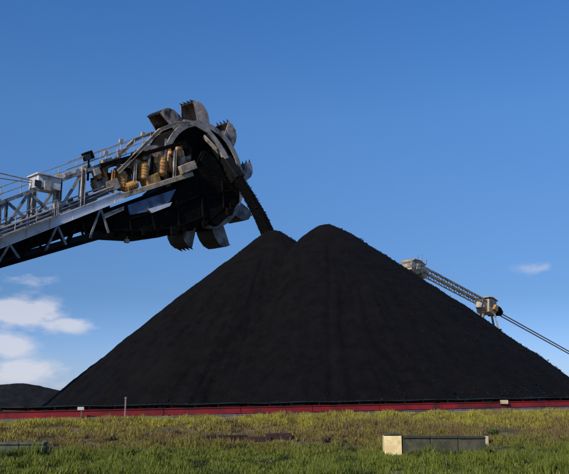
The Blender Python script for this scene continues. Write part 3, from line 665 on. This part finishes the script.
# dark hopper / ring chute in front of the wheel and below the boom
def pp(lst, t): return [loc(sh(u, v, t)[0], t, sh(u, v, t)[1]) for u, v in lst]
m = MB(); m.prism(pp([(96,214),(126,203),(180,183),(196,172),(226,178),(240,190),(240,203),(222,212),(208,224),(178,233),(150,237),(116,235),(100,226)], 1.3), -NN*2.4); part('transfer_hopper', m, 'dark', bevel=.08)
for pl_ in ([(116,222),(140,216),(175,205),(200,195),(232,190)],[(112,230),(150,231),(178,226),(206,216)],[(150,211),(158,236)],[(176,200),(180,232)],[(200,178),(204,224)],[(222,180),(224,208)],[(128,214),(132,235)]):
    pts = pp(pl_, 1.36); m = MB()
    for a, c_ in zip(pts, pts[1:]): m.beam(a, c_, .12, .14, NN)
    part('stiffener', m, 'dark')
rc2 = random.Random(5)
for i in range(14):     # lumps of caked coal and plates along the lower lip
    f_ = i/13; u = 112+f_*118; v = np.interp(u, [112,150,178,208,230], [232,236,232,224,208]); m = MB()
    s_, h_ = sh(u, v, rc2.uniform(.2,1.2)); c = loc(s_, rc2.uniform(.2,1.1), h_); w_ = rc2.uniform(.2,.5)
    m.prism([c+E*w_+up*.3, c+E*w_*.6-up*w_*.7, c-E*w_*.5-up*w_*.5, c-E*w_+up*.3], NN*.5); part('liner_plate', m, 'dark', bevel=.04)
m = MB(); m.prism(pp([(128,205),(176,189),(170,201),(156,210),(130,215)], 1.42), -NN*.1); part('skirt_plate', m, 'blue')
m = MB(); m.prism(pp([(148,209),(172,202),(170,206),(152,213)], 1.55), -NN*.1); part('skirt_edge', m, 'white')
for pts in ([(196,172),(205,150),(217,160),(226,178)], [(210,222),(222,212),(238,203),(232,213),(218,226)]):
    m = MB(); m.prism(pp(pts, 1.28), -NN*.5); part('wear_plate', m, 'dark', bevel=.03)
m = MB(); m.prism(pp([(104,214),(124,206),(124,210),(104,219)], 1.55), -NN*.12); part('skirt_edge', m, 'dusty')
a = sh(127, 236, 1.0); m = MB(); m.tube([loc(a[0], 1, a[1]+.3), loc(a[0], 1, a[1]-.35)], .05, 6); m.box(loc(a[0], 1, a[1]-.35), E*.14, NN*.12, up*.12); part('lamp_pole', m, 'dusty')
# rim beams over the hopper: pale curved edge plate right of the boom head
m = MB(); pts = pp([(184,122),(196,124),(208,131),(217,142),(225,155),(231,168)], 1.35)
for a, c_ in zip(pts, pts[1:]): m.beam(a, c_, .12, .38)
part('ring_chute_edge', m, 'dusty')
# discharge spout
sp = [P(205,136,57.6), P(216,146,57.8), P(225,159,57.75), P(232,170,57.7), P(238,179,57.6)]
m = MB()
for w_, (a, c_) in zip((.5,.7,.82,.9), zip(sp, sp[1:])): m.beam(a, c_+(c_-a)*.03, w_, w_, NN, ch=.06)
part('discharge_chute', m, 'lump')
m = MB(); m.beam(sp[0]+NN*.3-EW*.0+Vector((-.3,0,-.1)), sp[2]+NN*.55+Vector((-.45,0,0)), .1, .3, NN); part('chute_edge', m, 'dusty')
# off-frame slewing tower that carries the boom
m = MB(); hb_ = Lbot.h(S0)
top = loc(S0-1.5, 0, hb_-.3)
for a_, b_ in ((-2.4,-2.4),(2.4,-2.4),(2.4,2.4),(-2.4,2.4)):
    f = loc(S0-1.5+a_, b_, 0); f.z = float(ground_z(f.x, f.y)); m.beam(f, top+E*a_*.3+NN*b_*.5, .5, .5)
m.box(top, E*1.6, NN*1.9, up*.3)
part('slewing_tower', m, 'grey')

# stream of falling coal
def stream():
    pts = [(236,175,57.6),(246,191,57.5),(254,205,57.3),(261.5,219,57.0),(269,236,56.7)]; n = 64; seg_ = 14; vs = []; fs = []
    P_ = [P(*q) for q in pts]
    import bisect
    for i in range(n+1):
        f = i/n*(len(P_)-1); j = min(int(f), len(P_)-2); c = P_[j].lerp(P_[j+1], f-j)
        for k_ in range(seg_):
            a = 2*math.pi*k_/seg_; r = (.46+.10*i/n)*(1+.08*(random.random()-.5)); vs.append(c+Vector((math.cos(a)*r, math.sin(a)*r, math.sin(a*3)*.1)))
    for i in range(n):
        for k_ in range(seg_): fs.append((i*seg_+k_, i*seg_+(k_+1)%seg_, (i+1)*seg_+(k_+1)%seg_, (i+1)*seg_+k_))
    fs += [tuple(range(seg_)), tuple(range(n*seg_, (n+1)*seg_))[::-1]]
    m = MB(); m.add(vs, fs); return m, P_
m, P_ = stream(); o = build('coal_stream', m, 'oldstream', None, P_[-1]); tag(o, 'black stream of coal falling from the wheel onto the left peak', 'coal', kind='stuff')
n = 3200; f = rng.random(n)*4; j = np.minimum(f.astype(int), 3); PA = np.array([tuple(p) for p in P_]); c = PA[j]+(PA[j+1]-PA[j])*(f-j)[:, None]
an = rng.random(n)*6.283; rr = .40+.20*rng.random(n)**2; px = c[:,0]+np.cos(an)*rr; py = c[:,1]+np.sin(an)*rr; pz = c[:,2]
o2 = lumps('falling_lumps', n, px, py, lambda x, y: pz, (.02,.06), 0); o2.parent = o; o2.location = -P_[-1]; tag(o2, kind='stuff')

# ---------------------------------------------------------------- second machine behind the heap
p0 = P(408, 266, 84); p1 = P(487, 307, 98); p2 = P(640, 392, 136)
g2 = Vector((p1.x+1, p1.y+1, float(ground_z(p1.x, p1.y)))); b2 = g2
s2o = empty('stacker', b2); tag(s2o, 'distant stacker with a thin sloping boom showing above the right slope of the heap', 'mining machine')
def part2(name, mb, m, **k): return build(name, mb, m, s2o, b2, **k)
d01 = (p1-p0).normalized(); side = d01.cross(up).normalized(); upn = side.cross(d01).normalized()
Ld = (p1-p0).length
for sg in (-.55, .55):
    m = MB(); m.beam(p0+side*sg+upn*.5, p1+side*sg+upn*.45, .2, .2); part2('top_chord', m, 'dusty')
    m = MB(); m.beam(p0+d01*2+side*sg+upn*.02, p1+side*sg+upn*.0, .12, .12); part2('bottom_chord', m, 'tan')
    nb = 14
    for i in range(nb):
        q0 = 2+(Ld-2)*i/nb; q1 = 2+(Ld-2)*(i+.5)/nb; q2 = 2+(Ld-2)*(i+1)/nb
        for x0, y0, x1, y1 in ((q0,.02,q1,.42),(q1,.42,q2,.02)):
            m = MB(); m.beam(p0+d01*x0+side*sg+upn*y0, p0+d01*x1+side*sg+upn*y1, .07, .07); part2('brace', m, 'dusty')
def box2(name, c, a, b_, h, m_, bev=.05):
    mb = MB(); mb.box(c, d01*a/2, side*b_/2, upn*h/2); return part2(name, mb, m_, bevel=bev)
def poly2(name, pts, w, m_, c=p0, off=0):     # outline in the boom plane, width across
    mb = MB(); mb.prism([c+d01*a+upn*b_+side*(off-w/2) for a, b_ in pts], side*w); return part2(name, mb, m_, bevel=.04)
poly2('head_housing', [(-.3,-.5),(.1,.55),(1.2,.95),(2.4,.8),(2.7,.2),(1.9,-.3),(.9,-.75)], 1.3, 'tan')
poly2('head_hood', [(-.4,.45),(.2,.85),(1.4,1.02),(2.6,.85),(2.6,.75),(1.4,.9),(.3,.72),(-.3,.3)], 1.4, 'tan')
poly2('side_panel', [(.5,-.3),(.7,.4),(1.5,.55),(1.7,.0)], .1, 'dusty', p0, .75); poly2('side_panel', [(.5,-.3),(.7,.4),(1.5,.55),(1.7,.0)], .1, 'dusty', p0, -.75)
poly2('head_frame', [(2.5,.3),(3.6,.35),(3.3,-.5),(2.9,-.7),(2.2,-.4)], .9, 'dusty')
m = MB(); m.tube([p0-d01*.1+side*.75, p0-d01*.1-side*.75], .36, 14); part2('head_pulley', m, 'dusty')
for k_ in range(3): m = MB(); m.tube([p0+d01*(1+k_*.9)+upn*.9+side*.6, p0+d01*(1+k_*.9)+upn*(1.5+.3*(k_ == 1))+side*.6], .04, 5); part2('rail_post', m, 'grey')
poly2('drive_house', [(-1.1,-.9),(-1.2,.75),(-.2,.98),(.9,.85),(1.0,-.5),(.3,-1.0)], 1.7, 'tan', p1)
poly2('drive_roof', [(-1.5,.80),(-.3,1.06),(1.15,.92),(1.15,1.0),(-.3,1.15),(-1.5,.90)], 1.95, 'rust', p1)
poly2('drive_gearbox', [(-.3,-.4),(.2,.3),(.8,.2),(.7,-.5)], .3, 'rust', p1, -1.0); poly2('drive_gearbox', [(-.3,-.4),(.2,.3),(.8,.2),(.7,-.5)], .3, 'rust', p1, 1.0)
poly2('drive_panel', [(-2.0,-.5),(-1.9,.3),(-1.25,.2),(-1.25,-.8)], 1.2, 'dusty', p1)
poly2('counterweight', [(1.05,-.4),(1.05,.6),(2.6,.5),(3.3,.1),(2.8,-.5),(1.6,-.8)], 1.3, 'dark', p1)
for sg in (1, -1): mb = MB(); mb.box(p1+side*sg*.87-d01*.5+upn*.2, d01*.3, side*.02, upn*.3); part2('house_window', mb, 'glass')
# tail conveyor going down to the right
d12 = (p2-p1).normalized(); s12 = d12.cross(up).normalized()
for sg in (-.3, .3):
    m = MB(); m.tube([p1+d12*2.2+s12*sg, p2+s12*sg], .085, 6); part2('stay_cable', m, 'cable')
m = MB()
for a_, b_ in ((-1,-1),(1,-1),(1,1),(-1,1)): m.beam(Vector((p2.x+a_, p2.y+b_, .4)), p2+Vector((a_*.3, b_*.3, 0)), .2, .2)
part2('anchor_frame', m, 'grey')
m = MB()
for a_, b_ in ((-2,-2),(2,-2),(2,2),(-2,2)): m.beam(Vector((g2.x+a_, g2.y+b_, g2.z-.1)), p1+Vector((a_*.35, b_*.35, -.9)), .2, .2)
part2('tower', m, 'grey')
